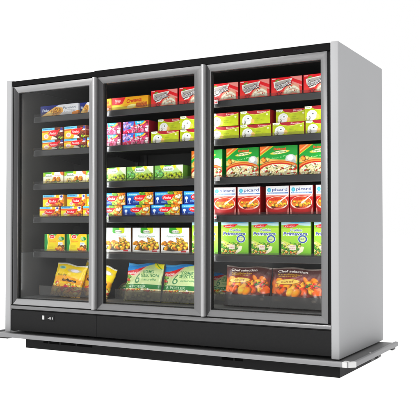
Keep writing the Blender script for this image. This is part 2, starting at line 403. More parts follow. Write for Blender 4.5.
@art('rolls')
def _(w, h):
    A = Art(w, h, (242, 242, 240)); A.grad((226, 224, 218), (246, 246, 246), .1, .5)
    A.poly([(.30, 1), (.76, 1), (.76, .82), (.70, .77), (.36, .77), (.30, .82)], (70, 160, 50)); A.poly([(.54, 1), (.76, 1), (.76, .82), (.70, .77), (.62, .8)], (206, 220, 40)); A.ell(.52, .85, .14, .06, (246, 246, 236))
    A.text('Bonduelle', .52, .845, .06, (60, 70, 56), .30, .02)
    A.text('Country Potatoes', .52, .66, .05, (90, 140, 96), .62, .005); A.lines(.26, .585, .52, 1, .1, (170, 190, 176), .022)
    A.poly([(.06, .10), (.10, .24), (.5, .20), (.96, .34), (.98, .14), (.6, .04)], (70, 58, 50))
    A.lumps(44, (.10, .92, .14, .42), .019, [(232, 180, 50), (206, 140, 40), (240, 206, 90), (176, 110, 40), (222, 160, 60)], .6, 14)
    A.lumps(9, (.55, .85, .36, .55), .015, [(190, 150, 60), (160, 110, 50), (210, 176, 90)], .5, 21); A.lumps(8, (.3, .9, .2, .4), .008, [(90, 110, 40), (70, 90, 36)], .5, 22)
    A.poly([(0, 0), (0, .12), (.4, .06), (1, .12), (1, 0)], (226, 226, 222)); A.rect(.72, .90, .03, .09, (190, 24, 40)); A.rect(.8, .95, .11, .14, (230, 120, 120), .7)
    return A

@art('pizza')
def _(w, h):
    A = Art(w, h, (24, 150, 60)); A.grad((40, 160, 70), (14, 140, 50), .4, 1)
    A.poly([(0, 1), (.34, 1), (.0, .70)], (232, 120, 50)); A.poly([(.02, .83), (.20, 1), (.26, 1), (.02, .78)], (246, 190, 130)); A.poly([(.34, 1), (.38, 1), (0, .66), (0, .70)], (236, 220, 60), .8)
    A.text('Buitoni', .54, .90, .085, (222, 84, 34), .32, .03)
    A.ell(.54, .78, .26, .055, (236, 206, 90), .12); A.ell(.54, .785, .19, .05, (250, 240, 206), .12); A.text('Suprema', .54, .785, .06, (60, 130, 50), .34, .025, 0, .09)
    A.text('Four a Pierre', .60, .63, .05, (190, 230, 170), .55, .01, .1, .16)
    A.poly([(0, .56), (.2, .62), (.35, .54), (.75, .52), (1, .68), (1, .4), (0, .4)], (206, 196, 120), .9); A.poly([(0, .50), (.3, .56), (.8, .50), (1, .62), (1, .46), (0, .42)], (240, 190, 110), .8)
    A.ell(.83, .54, .14, .16, (206, 210, 206)); A.ell(.82, .58, .08, .09, (236, 238, 236)); A.ell(.9, .42, .06, .1, (176, 182, 180))
    A.ell(.50, .16, .60, .34, (196, 96, 36)); A.ell(.50, .15, .575, .315, (222, 150, 70)); A.ell(.50, .14, .54, .29, (186, 40, 26)); A.ell(.50, .12, .50, .265, (238, 222, 176)); m = A.m_ell(.5, .12, .5, .26)[0]
    A.mottle(m, .10, 45, 5); A.lumps(34, (.08, .92, .02, .34), .011, [(250, 240, 206), (244, 226, 176), (252, 246, 222)], .6, 5); A.lumps(26, (.06, .94, .01, .34), .0085, [(196, 40, 34), (170, 60, 40), (150, 110, 60), (110, 130, 60)], .5, 6)
    A.lumps(5, (.05, .3, .50, .6), .013, [(232, 150, 60), (206, 60, 40), (240, 220, 130)], .7, 2)
    return A

@art('soup')
def _(w, h):
    A = Art(w, h, (170, 20, 26)); A.grad((120, 10, 16), (196, 40, 34), 0, .6)
    A.rect(0, 1, .68, 1, (240, 242, 244))
    A.ell(.15, .865, .085, .075, (70, 180, 206))
    for k in range(6):
        t = k * math.pi / 6; A.poly([(.15 + .075 * math.cos(t + .1), .865 + .066 * math.sin(t + .1)), (.15 + .075 * math.cos(t - .1), .865 + .066 * math.sin(t - .1)), (.15 - .075 * math.cos(t + .1), .865 - .066 * math.sin(t + .1)), (.15 - .075 * math.cos(t - .1), .865 - .066 * math.sin(t - .1))], (150, 220, 232), .6)
    A.text('picard', .61, .865, .105, (84, 96, 150), .66, .012)
    A.rect(.06, .98, .735, .775, (70, 110, 170), .85); A.lines(.1, .742, .8, 1, .1, (220, 232, 244), .022); A.poly([(0, .68), (1, .68), (1, .60), (.5, .66), (0, .60)], (232, 190, 176), .8)
    A.ell(.50, .40, .47, .235, (240, 224, 206)); A.ell(.50, .415, .43, .20, (206, 84, 40)); A.ell(.50, .40, .40, .175, (228, 130, 54)); m = A.m_ell(.5, .4, .42, .19)[0]
    A.mottle(m, .16, 40, 8); A.ell(.42, .53, .3, .05, (190, 44, 30), 0, .7, 3); A.lumps(18, (.2, .85, .26, .46), .013, [(246, 196, 70), (240, 220, 130), (236, 160, 60), (250, 230, 160)], .6, 8); A.lumps(3, (.28, .45, .23, .27), .010, [(70, 40, 26)], .5, 3)
    A.poly([(.58, .46), (.62, .42), (.98, .66), (.95, .68)], (244, 236, 230)); A.ell(.57, .42, .075, .04, (236, 220, 210), .4)
    A.ell(.5, .14, .36, .11, (190, 40, 40), 0, .55, 6); A.poly([(0, .0), (0, .24), (.06, .18), (.09, 0)], (232, 190, 180), .7); A.poly([(1, .0), (1, .24), (.95, .18), (.93, 0)], (232, 190, 180), .7)
    return A

@art('primavera')
def _(w, h):
    A = Art(w, h, (150, 204, 66)); A.grad((132, 190, 66), (190, 222, 92), .1, .8)
    A.rect(0, 1, .88, 1, (110, 190, 226)); A.poly([(0, 1), (.5, .93), (1, .97), (1, .86), (0, .84)], (210, 236, 240), .9); A.poly([(0, .88), (.4, .90), (1, .84), (1, .80), (0, .78)], (160, 206, 70))
    red_badge(A, .30, .855, .22, .048, 'Findus', .04)
    A.text('Poêlée', .52, .735, .075, (250, 252, 246), .42, .07, .1); A.text('Poêlée', .52, .735, .068, (96, 110, 170), .40, .012, .1)
    A.text('Primavera', .49, .625, .10, (250, 252, 246), .86, .085, .1); A.text('Primavera', .49, .625, .09, (48, 70, 150), .82, .025, .1)
    A.ell(.73, .47, .165, .125, (236, 240, 226)); A.ell(.73, .47, .15, .115, (60, 84, 166)); A.ell(.73, .47, .105, .08, (214, 226, 170)); A.lines(.66, .49, .13, 2, .04, (90, 120, 90), .016)
    A.poly([(0, .40), (.2, .36), (.6, .30), (.76, .22), (.72, .10), (.5, .02), (0, .02)], (226, 222, 170)); A.lumps(54, (.02, .66, .05, .34), .011, [(90, 150, 50), (130, 176, 60), (214, 200, 110), (70, 130, 50), (190, 196, 90)], .55, 6)
    A.poly([(.0, .46), (.1, .36), (.36, .28), (.34, .33), (.1, .42)], (206, 216, 110)); A.rect(.28, .50, .15, .29, (238, 226, 214), .95); A.lines(.31, .24, .17, 2, .045, (190, 120, 110), .016); A.lumps(10, (.04, .6, .02, .10), .009, [(222, 120, 60), (236, 170, 80)], .6, 7)
    A.poly([(.70, .26), (.78, .24), (.74, .12), (.56, .01), (.50, .03)], (244, 236, 206))
    return A

@art('yellowbag')
def _(w, h):
    A = Art(w, h, (248, 196, 30)); A.grad((250, 206, 50), (244, 206, 30), 0, 1)
    A.ell(.24, .83, .12, .055, (176, 206, 176)); A.ell(.24, .83, .08, .03, (90, 150, 150), 0, .8); A.ell(.66, .78, .24, .075, (206, 190, 130)); A.ell(.68, .78, .14, .05, (226, 220, 226))
    A.poly([(0, .50), (.4, .58), (1, .50), (1, .32), (0, .36)], (242, 168, 40)); A.text('Stir fry', .30, .575, .07, (60, 50, 40), .34, .01, .3, .05)
    A.text('Indiana', .60, .43, .09, (40, 34, 30), .50, .05, .1); A.poly([(0, 0), (0, .28), (.5, .32), (1, .2), (1, 0)], (246, 190, 80))
    A.lumps(50, (.03, .97, .03, .30), .017, [(246, 200, 90), (232, 150, 60), (250, 226, 150), (206, 90, 60), (250, 190, 50)], .6, 3); A.ell(.52, .2, .06, .06, (196, 60, 90))
    A.rect(0, 1, .95, 1, (236, 232, 216)); A.rect(0, .05, 0, 1, (244, 226, 150), .6)
    return A

@art('greenbag')
def _(w, h):
    A = Art(w, h, (206, 222, 170)); A.grad((216, 228, 180), (196, 216, 150))
    A.poly([(0, 1), (0, .70), (.4, .80), (.76, .96), (.78, 1)], (56, 140, 206)); A.poly([(.0, .9), (.3, .92), (.74, 1), (.4, 1), (0, 1)], (120, 190, 230), .7)
    A.poly([(0, .72), (.2, .74), (.56, .88), (.44, .74), (.26, .58), (0, .55)], (206, 40, 50)); A.poly([(.2, .56), (.44, .74), (.6, .89), (.56, .8), (.4, .6), (.24, .5)], (236, 190, 176), .7); A.text('Findus', .18, .645, .085, (252, 240, 236), .26, .02, .1, .10)
    A.poly([(.74, 1), (.80, .86), (.9, .80), (1, .82), (1, 1)], (240, 226, 60)); A.poly([(.78, .99), (.82, .98), (.98, .80), (.95, .79)], (110, 160, 50))
    A.text('6', .38, .46, .34, (70, 130, 84), .13, .0, .2)
    A.text('LEGUMES', .66, .68, .10, (50, 120, 70), .30, .02, 0, .0); A.text('SELECTION', .70, .56, .10, (50, 120, 70), .46, .02, 0, .0); A.text('naturelle', .70, .42, .075, (90, 150, 100), .38, .01, .2)
    A.lumps(12, (.02, .14, .28, .55), .012, [(190, 60, 50), (120, 160, 70), (236, 200, 150)], .7, 4)
    A.rect(0, 1, .10, .25, (60, 130, 74)); A.text('A POELER', .40, .175, .085, (206, 230, 196), .52, .015); A.rect(0, 1, 0, .10, (226, 214, 170)); A.lumps(26, (.02, .98, .01, .09), .009, [(222, 120, 50), (236, 200, 60), (120, 150, 60), (190, 50, 40), (250, 240, 220)], .6, 8)
    return A

@art('darkbag')
def _(w, h):
    A = Art(w, h, (78, 50, 48)); A.grad((58, 38, 38), (92, 64, 62)); A.ell(.5, .48, .62, .30, (150, 46, 34), 0, .75, 30)
    A.rect(0, 1, .955, 1, (150, 140, 134)); A.text('Chef selection', .42, .885, .06, (244, 236, 230), .58, .03); A.text('Kartoffelecken', .37, .80, .045, (206, 176, 70), .46, .01); A.lines(.15, .735, .46, 1, .1, (196, 166, 66), .022)
    A.ell(.08, .46, .12, .20, (236, 140, 60), 0, .7, 12)
    A.lumps(44, (.12, .95, .30, .58), .030, [(240, 146, 44), (224, 100, 38), (246, 176, 70), (200, 70, 34)], .6, 31)
    A.lumps(8, (.66, .90, .52, .64), .028, [(240, 170, 60), (226, 130, 44)], .6, 6); A.lumps(16, (.66, .92, .46, .58), .008, [(60, 110, 50), (196, 50, 40), (80, 130, 60)], .6, 7)
    A.ell(.34, .60, .25, .075, (150, 90, 40), .06); A.ell(.34, .605, .235, .065, (236, 206, 110), .06); A.text('Chef', .34, .605, .05, (150, 100, 40), .26, .02, .2, .06)
    A.poly([(0, 0), (0, .30), (.3, .22), (.7, .20), (1, .30), (1, 0)], (50, 40, 38), .75); A.text('750 g', .18, .10, .04, (190, 160, 70), .14, .0); A.ell(.86, .12, .04, .035, (190, 180, 170), 0, .8)
    return A

def finish_mesh(name, V, F, C, mat_, smooth=False):
    me = bpy.data.meshes.new(name)
    me.vertices.add(len(V)); me.vertices.foreach_set('co', np.asarray(V, np.float32).ravel())
    F = np.asarray(F, np.int32); n = len(F)
    me.loops.add(4 * n); me.loops.foreach_set('vertex_index', F.ravel())
    me.polygons.add(n); me.polygons.foreach_set('loop_start', np.arange(0, 4 * n, 4, dtype=np.int32))
    me.update(calc_edges=True)
    at = me.color_attributes.new('print', 'FLOAT_COLOR', 'POINT')
    rgba = np.ones((len(V), 4), np.float32); C = np.clip(C, 0, 255)
    lum = (C * [.3, .59, .11]).sum(1, keepdims=True); C = lum + (C - lum) * 1.16           # printed inks: a little richer
    C = np.clip(255 * ((np.clip(C, 0, 255) / 255 - .5) * 1.06 + .49), 4, 246)
    rgba[:, :3] = srgb(C) * .97
    at.data.foreach_set('color', rgba.ravel())
    me.materials.append(mat_)
    if smooth: me.polygons.foreach_set('use_smooth', np.ones(n, bool))
    me.validate(); me.update()
    return me

def grid_faces(nx, ny, off=0, flip=False):
    i, j = np.meshgrid(np.arange(nx - 1), np.arange(ny - 1)); a = (j * nx + i).ravel() + off
    q = np.stack([a, a + 1, a + nx + 1, a + nx], 1)
    return q[:, ::-1] if flip else q

def carton_mesh(name, A, depth, side=None):
    """front face carries the print, the other faces take the colours of its edges; origin = middle of the front bottom edge"""
    w, h = A.w, A.h; nx, ny = A.nx, A.ny; V = []; F = []; C = []; off = 0
    e = .0012
    bulge = -.0022 * np.sin(np.pi * A.u) * np.sin(np.pi * A.v) * (1 + .3 * np.sin(5 * A.u + 3 * A.v))
    V.append(np.stack([(A.u - .5) * (w - 2 * e), bulge, e + A.v * (h - 2 * e)], -1).reshape(-1, 3)); C.append(A.c.reshape(-1, 3)); F.append(grid_faces(nx, ny)); off += nx * ny
    def strip(p0, p1, q0, q1, c0, c1, n):
        # p: first edge (n points p0->p1), q: second edge
        nonlocal off
        t = np.linspace(0, 1, n)[:, None]
        P = np.array(p0) * (1 - t) + np.array(p1) * t; Q = np.array(q0) * (1 - t) + np.array(q1) * t
        V.append(np.concatenate([P, Q])); C.append(np.concatenate([c0, c1])); F.append(grid_faces(n, 2, off)); off += 2 * n
    hw = w / 2
    rc = A.c[:, -2] * .5 + A.c[:, -8:].mean(1) * .5 if side is None else np.tile(side, (ny, 1)); lc = A.c[:, 1] if side is None else rc
    tc = A.c[-2]; bc = A.c[1]
    B = lambda c: np.asarray(c)
    # chamfers
    strip((hw - e, 0, e), (hw - e, 0, h - e), (hw, e, e), (hw, e, h - e), rc, rc, ny)
    strip((-hw, e, e), (-hw, e, h - e), (-hw + e, 0, e), (-hw + e, 0, h - e), lc, lc, ny)
    strip((-hw + e, 0, h - e), (hw - e, 0, h - e), (-hw + e, e, h), (hw - e, e, h), tc, tc, nx)
    # sides
    strip((hw, e, e), (hw, e, h - e), (hw, depth, e), (hw, depth, h - e), rc, rc * .96, ny)
    strip((-hw, depth, e), (-hw, depth, h - e), (-hw, e, e), (-hw, e, h - e), lc, lc, ny)
    tm = np.tile(tc.mean(0), (nx, 1))
    strip((-hw, e, h), (hw, e, h), (-hw, depth, h), (hw, depth, h), tc * .6 + tm * .4, tm, nx)
    strip((-hw, depth, 0), (hw, depth, 0), (-hw, e, 0), (hw, e, 0), bc, bc, nx)
    strip((-hw, depth, h), (hw, depth, h), (-hw, depth, 0), (hw, depth, 0), tm, tm, nx)
    return finish_mesh(name, np.concatenate(V), np.concatenate(F), np.concatenate(C), M['carton'])

def with_hem(A, h, frac, col, seed):
    B = Art(A.w, h, col); n = int(B.ny * frac)
    R = np.random.default_rng(seed); idx = np.clip(np.linspace(0, A.ny - 1, B.ny - n).astype(int), 0, A.ny - 1)
    if A.nx == B.nx: B.c[n:] = A.c[idx]
    B.lumps(26, (.02, .98, 0, frac * .8), .016, [np.array(col) * k for k in (.92, 1., 1.08)], .6, seed)
    if A.nx == B.nx: B.c[n:] = A.c[idx]
    return B

def bag_mesh(name, A, thick, seed):
    w, h = A.w, A.h; nx, ny = A.nx, A.ny; R = np.random.default_rng(seed)
    a, b = 2 * A.u - 1, 2 * A.v - 1
    prof = np.clip(1 - np.abs(a) ** 3.2, 0, 1) ** .6 * np.clip(1 - np.abs(b) ** 4, 0, 1) ** .6
    prof *= 1 - .25 * A.v
    wr = np.zeros_like(a)
    for k in range(11):
        t = R.uniform(0, 6.28); q = R.uniform(10, 34); wr += np.sin((A.X * math.cos(t) + A.Y * math.sin(t)) * q * 2 + R.uniform(0, 6.28)) / 11
    cre = np.zeros_like(a)
    for k in range(16):     # creases running out from the corners and seals
        cx, cy = R.choice([0, w]) + R.uniform(-.03, .03), R.choice([0, A.h]) * 1. + R.uniform(-.02, .02); t = R.uniform(0, 6.28)
        dd = (A.X - cx) * math.cos(t) + (A.Y - cy) * math.sin(t)
        fall = np.exp(-((A.X - cx) ** 2 + (A.Y - cy) ** 2) / .09 ** 2)
        cre += (np.exp(-np.abs(dd) / .003) - .4 * np.exp(-np.abs(dd) / .010)) * fall * R.uniform(.5, 1)
    lump = .34 * wr + .16 * cre
    for k in range(26):     # the pieces of food showing through the film
        r2 = ((A.X - R.uniform(.1, .9) * w) ** 2 + (A.Y - R.uniform(.1, .85) * h) ** 2) / (.022 * R.uniform(.7, 1.4)) ** 2
        lump += .13 * np.exp(-r2)
    seal = .0009 * np.sin(A.Y * 2 * math.pi / .006) * ((A.v > .95) | (A.v < .03))
    pin = 1 - .05 * np.clip(1 - np.abs(b), 0, 1) * 1.0
    edge = .0016 * np.sin(A.Y * 60 + seed) + .001 * np.sin(A.Y * 170)
    x = a * w / 2 * pin + edge * np.sign(a) * np.abs(a) ** 4
    z = A.v * h + .005 * np.sin(A.u * 9 + seed) * A.v ** 6
    yf = -thick * prof * (1 + lump) - seal
    yb = thick * .55 * prof * (1 + .5 * wr) + .0012 - seal
    V = np.concatenate([np.stack([x, yf, z], -1).reshape(-1, 3), np.stack([x, yb, z], -1).reshape(-1, 3)])
    mean = np.median(A.c.reshape(-1, 3), 0)
    C = np.concatenate([A.c.reshape(-1, 3), (A.c * .3 + mean * .7).reshape(-1, 3)])
    n = nx * ny
    F = [grid_faces(nx, ny), grid_faces(nx, ny, n, True)]
    r = np.arange(ny - 1); l0 = r * nx; r0 = r * nx + nx - 1
    F.append(np.stack([l0 + n, l0, l0 + nx, l0 + nx + n], 1)); F.append(np.stack([r0, r0 + n, r0 + n + nx, r0 + nx], 1))
    c = np.arange(nx - 1); t0 = (ny - 1) * nx + c
    F.append(np.stack([c + n, c + 1 + n, c + 1, c], 1)); F.append(np.stack([t0, t0 + 1, t0 + 1 + n, t0 + n], 1))
    return finish_mesh(name, V, np.concatenate(F), C, M['film'], True)

# ------------------------------------------------------------------ the freezer
W, D, T, H, ZB, ZF = 2.566, .898, .05, 2.05, .20, .065
ORG = (W / 2, .45, ZF)
fz = bpy.data.objects.new('display_freezer', None); COL.objects.link(fz); fz.location = ORG
tag(fz, 'tall grey and black upright freezer with three glass doors, full of packaged food', 'freezer')
def part(mb, name, m, parent=None, bevel=.0, segs=2, smooth=False, weld=False):
    return mb.build(name, m, parent or fz, ORG, bevel, segs, smooth, weld)

part(MB().box(0, T, -.004, D, ZB, H), 'side_panel', M['panel'], None, .006, 3, True)
part(MB().box(W - T, W, -.004, D, ZB, H), 'side_panel', M['panel'], None, .007, 3, True)
part(MB().box(T + .001, W - T - .001, .80, D - .004, ZB + .01, H - .02), 'back_panel', M['inner'])
part(MB().box(T + .001, W - T - .001, .08, .80, 2.0, H - .012), 'roof', M['inner'])
part(MB().box(T + .001, .805, .0, .08, 2.003, 2.041), 'header', M['black'], None, .003)
part(MB().box(.806, W - T - .001, -.004, .08, 1.999, 2.045), 'header', M['black'], None, .003)
# inside
part(MB().box(T + .001, T + .016, .075, .80, .78, 1.995), 'inner_liner', M['liner'])
part(MB().box(W - T - .016, W - T - .001, .075, .80, .78, 1.995), 'inner_liner', M['liner'])
part(MB().box(T + .0165, W - T - .0165, .70, .715, .77, 1.995), 'rear_liner', M['inner'])
for q in ((T + .0015, T + .018, .075, .798, .41, .778), (W - T - .018, W - T - .0015, .075, .798, .41, .778), (T + .019, W - T - .019, .60, .62, .41, .772), (T + .019, W - T - .019, .075, .599, .42, .45)):
    part(MB().box(*q), 'well_liner', M['tub'], None, .002)
for x in (.68, .76, 1.615, 1.69):     # slotted uprights at the back
    part(MB().box(x, x + .025, .688, .6995, .79, 1.99), 'upright', M['shelf'])

# doors
M['alu_p'] = mat('lit_aluminium', (.30, .30, .305), .40, .8, .12, 9, (40, 40, 1.2), .08)  # left door frame: its brighter reflection put into the aluminium colour
M['alu_lit_h'] = mat('lit_aluminium_rail', (.34, .34, .345), .40, .75, .12, 9, (1.2, 40, 40), .08)  # top and bottom rails, same reflection in the colour
def door(x0, x1, gl, gr, fm=('alu', 'alu_h')):
    ft, fb, gt, gb = 1.998, .403, 1.952, .446
    d = MB()
    O = [(x0, fb), (x1, fb), (x1, ft), (x0, ft)]; I = [(gl, gb), (gr, gb), (gr, gt), (gl, gt)]
    for k, mi in enumerate((1, 0, 1, 2)):          # bottom, right, top, left: mitred corners
        q = [O[k], O[(k + 1) % 4], I[(k + 1) % 4], I[k]]
        vs = [(p[0], 0., p[1]) for p in q] + [(p[0], .046, p[1]) for p in q]
        d.add(vs, [(0, 1, 2, 3), (7, 6, 5, 4), (0, 4, 5, 1), (2, 6, 7, 3)], mi)
    dr = part(d, 'door', [M[fm[0]], M[fm[1]], M['alu_shaded']], None, .0022, 2, True, True)
    dr.data.validate()
    part(MB().box(gl - .004, gr + .004, .016, .022, gb - .004, gt + .004), 'glass_pane', M['glass'], dr)
    gk = MB()
    t = .005
    for a in ((gl, gl + t, gb, gt), (gr - t, gr, gb, gt), (gl + t, gr - t, gb, gb + t), (gl + t, gr - t, gt - t, gt)): gk.box(a[0], a[1], .0225, .032, a[2], a[3])
    part(gk, 'gasket', M['gasket'], dr)
    return dr
d1 = door(.072, .797, .112, .761, ('alu_p', 'alu_lit_h'))
d2 = door(.831, 1.652, .880, 1.600)
d3 = door(1.690, 2.497, 1.720, 2.456)
def handle(x0, x1, dr):
    n = 12; pts = [(x0, .03), (x0, -.008)]
    for k in range(n + 1):
        t = math.pi - math.pi * k / n; pts.append(((x0 + x1) / 2 + (x1 - x0) / 2 * math.cos(t), -.010 - .022 * math.sin(t)))
    pts += [(x1, -.008), (x1, .03)]
    part(MB().prism(pts, 'z', .404, 1.997), 'door_handle', M['alu_bright'], dr, 0, 1, True)
handle(.800, .830, d1); handle(1.657, 1.688, d2)
# dark posts behind the door joints
for q in ((.735, .815, .052, .075, .41, 1.995), (1.585, 1.665, .052, .075, .41, 1.995), (T + .002, .062, .05, .074, .41, 1.995), (2.47, W - T - .002, .05, .074, .41, 1.995),
          (T + .002, .0705, .012, .0495, .404, 1.996), (2.4985, W - T - .002, .012, .0495, .404, 1.996)):
    part(MB().box(*q), 'door_post', M['gasket'])
for x in (.740, .786, 1.592, 1.638):
    part(MB().box(x, x + .022, .0755, .083, .50, 1.94), 'light_strip', M['lamp'], None, .002)
# rail, kick panel, control display
part(MB().box(T + .001, W - T - .001, .006, .06, .396, .402), 'rail_gap', M['gasket'])
part(MB().box(T + .001, W - T - .001, -.002, .06, .371, .3955), 'sill_rail', M['alu_h'], None, .003, 2, True)
part(MB().box(T + .001, W - T - .001, .012, .06, .362, .3705), 'rail_gap', M['gasket'])
kp = part(MB().box(T + .002, .826, .002, .05, .215, .3615), 'kick_panel', M['kick'], None, .002)
part(MB().box(.828, W - T - .002, .002, .05, .215, .3615), 'kick_panel', M['kick'], None, .002)
def flat_text(body, x, y, z, hgt, m, name, parent, wid=None):
    tr, mn, mx = text_tris(body, .02); tr = tr - (mn + mx) / 2
    s = hgt / .70; sx = s if wid is None else wid / (mx[0] - mn[0])
    mb = MB()
    for t in tr: mb.add([(x + p[0] * sx, y, z + p[1] * s) for p in t], [(0, 1, 2)])
    return part(mb, name, m, parent)
cd = part(MB().box(.340, .462, -.0002, .003, .300, .344), 'control_display', M['kick'], kp, .001)
part(MB().box(.352, .370, -.0016, -.0003, .308, .336), 'control_button', M['white'], cd, .001)
M['digits'] = mat('pale_digits', (.42, .42, .42), .4, 0, .05)
flat_text('-81', .425, -.0012, .320, .015, M['digits'], 'digits', cd, .046)
# base with vent slots
bs = MB(); bx0, bx1, by0, by1 = .062, 2.515, .15, .98
bs.box(bx0, bx1, by0, by1, ZF + .001, .171)
base = part(bs, 'base', M['base'], None, .003)
for a, b in ((.235, .275), (.292, .38), (.397, .53), (.545, .68), (1.72, 1.80), (1.815, 1.87)):
    part(MB().box(a, b, by0 - .0025, by0 + .001, .112, .150), 'vent_slot', M['slot'], base)
part(MB().box(1.60, 1.70, .02, .145, .155, .165), 'bracket', M['shelf'], base)
# bumper: tray and raised lip with chamfered corners
def off_path(o):
    x0, x1, y0, c = -.104 + o, 2.67 - o, -.07 + o, .034
    return [(x0, .88), (x0, y0 + c), (x0 + c, y0), (x1 - c, y0), (x1, y0 + c), (x1, .88)]
def ribbon(o0, o1, z0, z1):
    mb = MB(); P, Q = off_path(o0), off_path(o1); n = len(P)
    vs = [(*p, z0) for p in P] + [(*p, z1) for p in P] + [(*q, z1) for q in Q] + [(*q, z0) for q in Q]
    fs = []
    for i in range(n - 1):
        for k in range(4):
            a, b = k * n + i, ((k + 1) % 4) * n + i; fs.append((a, a + 1, b + 1, b))
    fs += [(0, n, 2 * n, 3 * n), (n - 1, 4 * n - 1, 3 * n - 1, 2 * n - 1)]
    mb.add(vs, fs); return mb
bu = part(ribbon(0, .022, .171, .2005), 'bumper', M['bumper'], None, .003, 2, True)
tr = MB().box(-.081, W + .081, -.047, .20, .183, .192).box(W - .03, W + .081, .2005, .87, .183, .192).box(-.081, .03, .2005, .87, .183, .192)
part(tr, 'tray', M['tray'], bu)
part(MB().box(2.606, 2.633, -.0725, -.02, .1715, .2022), 'end_cap', M['white'], bu, .001)
ch = [(2.6405, -.0668), (2.669, -.0378), (2.6725, -.036), (2.6725, -.020), (2.655, -.016), (2.63, -.05)]
part(MB().prism(ch, 'z', .1713, .2023), 'end_cap', M['white'], bu, .001)
for y in (.32, .46, .80): part(MB().box(2.60, 2.655, y, y + .07, .150, .1705), 'bracket', M['shelf'], bu, .002)
part(MB().box(-.02, .06, -.04, .01, .156, .1705), 'bracket', M['shelf'], bu, .002)
sc = MB(); n = 10
sc.prism([(2.635 + .006 * math.cos(2 * math.pi * k / n), .37 + .006 * math.sin(2 * math.pi * k / n)) for k in range(n)], 'z', .192, .196)
part(sc, 'screw', M['white'], bu)

# shelves
ZS = [1.79, 1.54, 1.29, 1.045, .79]
SPAN = [(.145, .705), (.715, 1.635), (1.645, 2.475)]
M['tagw'] = mat('paper_ticket', (.5, .47, .45), .6, 0, .1, 20)
TAGS = {(0, 2): [(1.662, .045, 'red')], (3, 2): [(1.662, .035, 'red')], (1, 1): [(.785, .03, 'red')], (0, 1): [(.785, .03, 'white')], (3, 1): [(.81, .03, 'green')], (2, 2): [(1.69, .03, 'white')]}
M['green'] = mat('green_plastic', (.20, .45, .06), .4, 0, .05, 10)
for r, z in enumerate(ZS):
    for c, (a, b) in enumerate(SPAN):
        sh = part(MB().box(a, b, .145, .685, z - .022, z), 'shelf', M['shelf'], None, .002)
        pr = part(MB().prism([(.146, z - .004), (.132, z - .006), (.128, z - .046), (.134, z - .048), (.146, z - .024)], 'x', a + .002, b - .002), 'price_rail', M['rail'], sh, .001)
        part(MB().box(a + .003, b - .003, .1275, .1295, z - .002, z + .015), 'clear_lip', M['acrylic'], sh)
        part(MB().prism([(.1268, z - .042), (.1298, z - .008), (.1288, z - .008), (.1258, z - .042)], 'x', a + .006, b - .006), 'price_strip', M['pricestrip'], sh)
        for xb in (a + .004, b - .008): part(MB().prism([(.20, z - .024), (.68, z - .075), (.68, z - .0225), (.20, z - .0225)], 'x', xb, xb + .004), 'bracket', M['shelf'], sh)
        for (x, wd, cn) in TAGS.get((r, c), []):
            t = part(MB().box(x, x + wd, .1205, .1225, z - .026, z + .002), 'price_tag', M['tagw'], sh)
            part(MB().box(x + .004, x + wd * .45, .1195, .1204, z - .024, z - .003).box(x + wd * .6, x + wd - .004, .1195, .1204, z - .020, z - .010), 'price_print', M[cn] if cn != 'white' else M['digits'], t)
# front guards of the bottom well
for a, b in ((.22, .735), (.90, 1.60), (1.68, 2.46)):
    part(MB().box(a, b, .118, .121, .468, .538), 'well_guard', M['guard'])

# ------------------------------------------------------------------ the goods
MESH = {}
def carton(kind, w, h, depth, side=None):
    k = (kind, round(w, 3), round(h, 3))
    if k not in MESH: MESH[k] = carton_mesh(kind + '_carton', ART[kind](w, h), depth, side)
    return MESH[k]
def place(name, me, x0, x1, y, z, label, cat, group, w=None, jit=True):
    o = bpy.data.objects.new(name, me); COL.objects.link(o)
    if w: o.scale = ((x1 - x0) / w, 1, 1)
    o.location = ((x0 + x1) / 2, y + (random.uniform(0, .006) if jit else 0), z + .0008)
    if jit: o.rotation_euler.z = math.radians(random.uniform(-1.6, 1.6))
    return tag(o, label, cat, group)
ORD = ['leftmost', 'second from left', 'third from left', 'fourth from left', 'fifth from left', 'sixth from left', 'rightmost']
LV = ['top', 'second', 'third', 'fourth', 'fifth']
def row(kind, name, w, h, depth, items, look, cat, group, z, where, y=.17, side=None, layer=''):
    me = carton(kind, w, h, depth, side)
    for k, it in enumerate(items):
        dy = it[2] if len(it) > 2 else 0
        pos = ORD[k] if len(items) > 1 else ''
        if k == len(items) - 1 and len(items) > 1: pos = 'rightmost'
        place(name, me, it[0], it[1], y + dy, z, ' '.join(f'{look} {pos} {layer} {where}'.split()), cat, group, w)

# left door to right door, shelf by shelf
row('pastry', 'pastry_box', .358, .080, .16, [(.171, .529)], 'long navy pastry box with tan slice, fully visible', 'pastry box', 'navy pastry boxes', ZS[0], 'on top shelf')
place('pastry_box', carton('pastry', .358, .080, .16), .538, .672, .176, ZS[0], 'navy pastry box cut off by the door frame, right of its twin', 'pastry box', 'navy pastry boxes', .358)
# narrower box keeps the lettering legible: rebuild at its own width
row('choc', 'dessert_box', .20, .072, .13, [(.192, .392), (.401, .601)], 'yellow and brown box with red badge,', 'dessert box', 'yellow and brown dessert boxes', ZS[1], 'pile on second shelf', layer='of lower')
row('choc', 'dessert_box', .20, .090, .13, [(.192, .392), (.401, .601)], 'yellow and brown box with red badge,', 'dessert box', 'yellow and brown dessert boxes', ZS[1] + .073, 'pile on second shelf', layer='on top of')
place('dessert_box', carton('choc', .20, .072, .13), .609, .690, .172, ZS[1], 'narrow yellow and brown box sliver beside the door frame', 'dessert box', 'yellow and brown dessert boxes', .20)
row('vegwhite', 'gratin_box', .19, .083, .13, [(.204, .394), (.404, .594), (.602, .712)], 'white box with orange gratin picture,', 'gratin box', 'white gratin boxes', ZS[2], 'on third shelf')
row('orange', 'dessert_box', .198, .072, .13, [(.167, .362), (.370, .568), (.577, .70)], 'orange box with sky blue stripe,', 'dessert box', 'orange boxes with blue stripe', ZS[3], 'pile on fourth shelf', y=.168, layer='of lower')
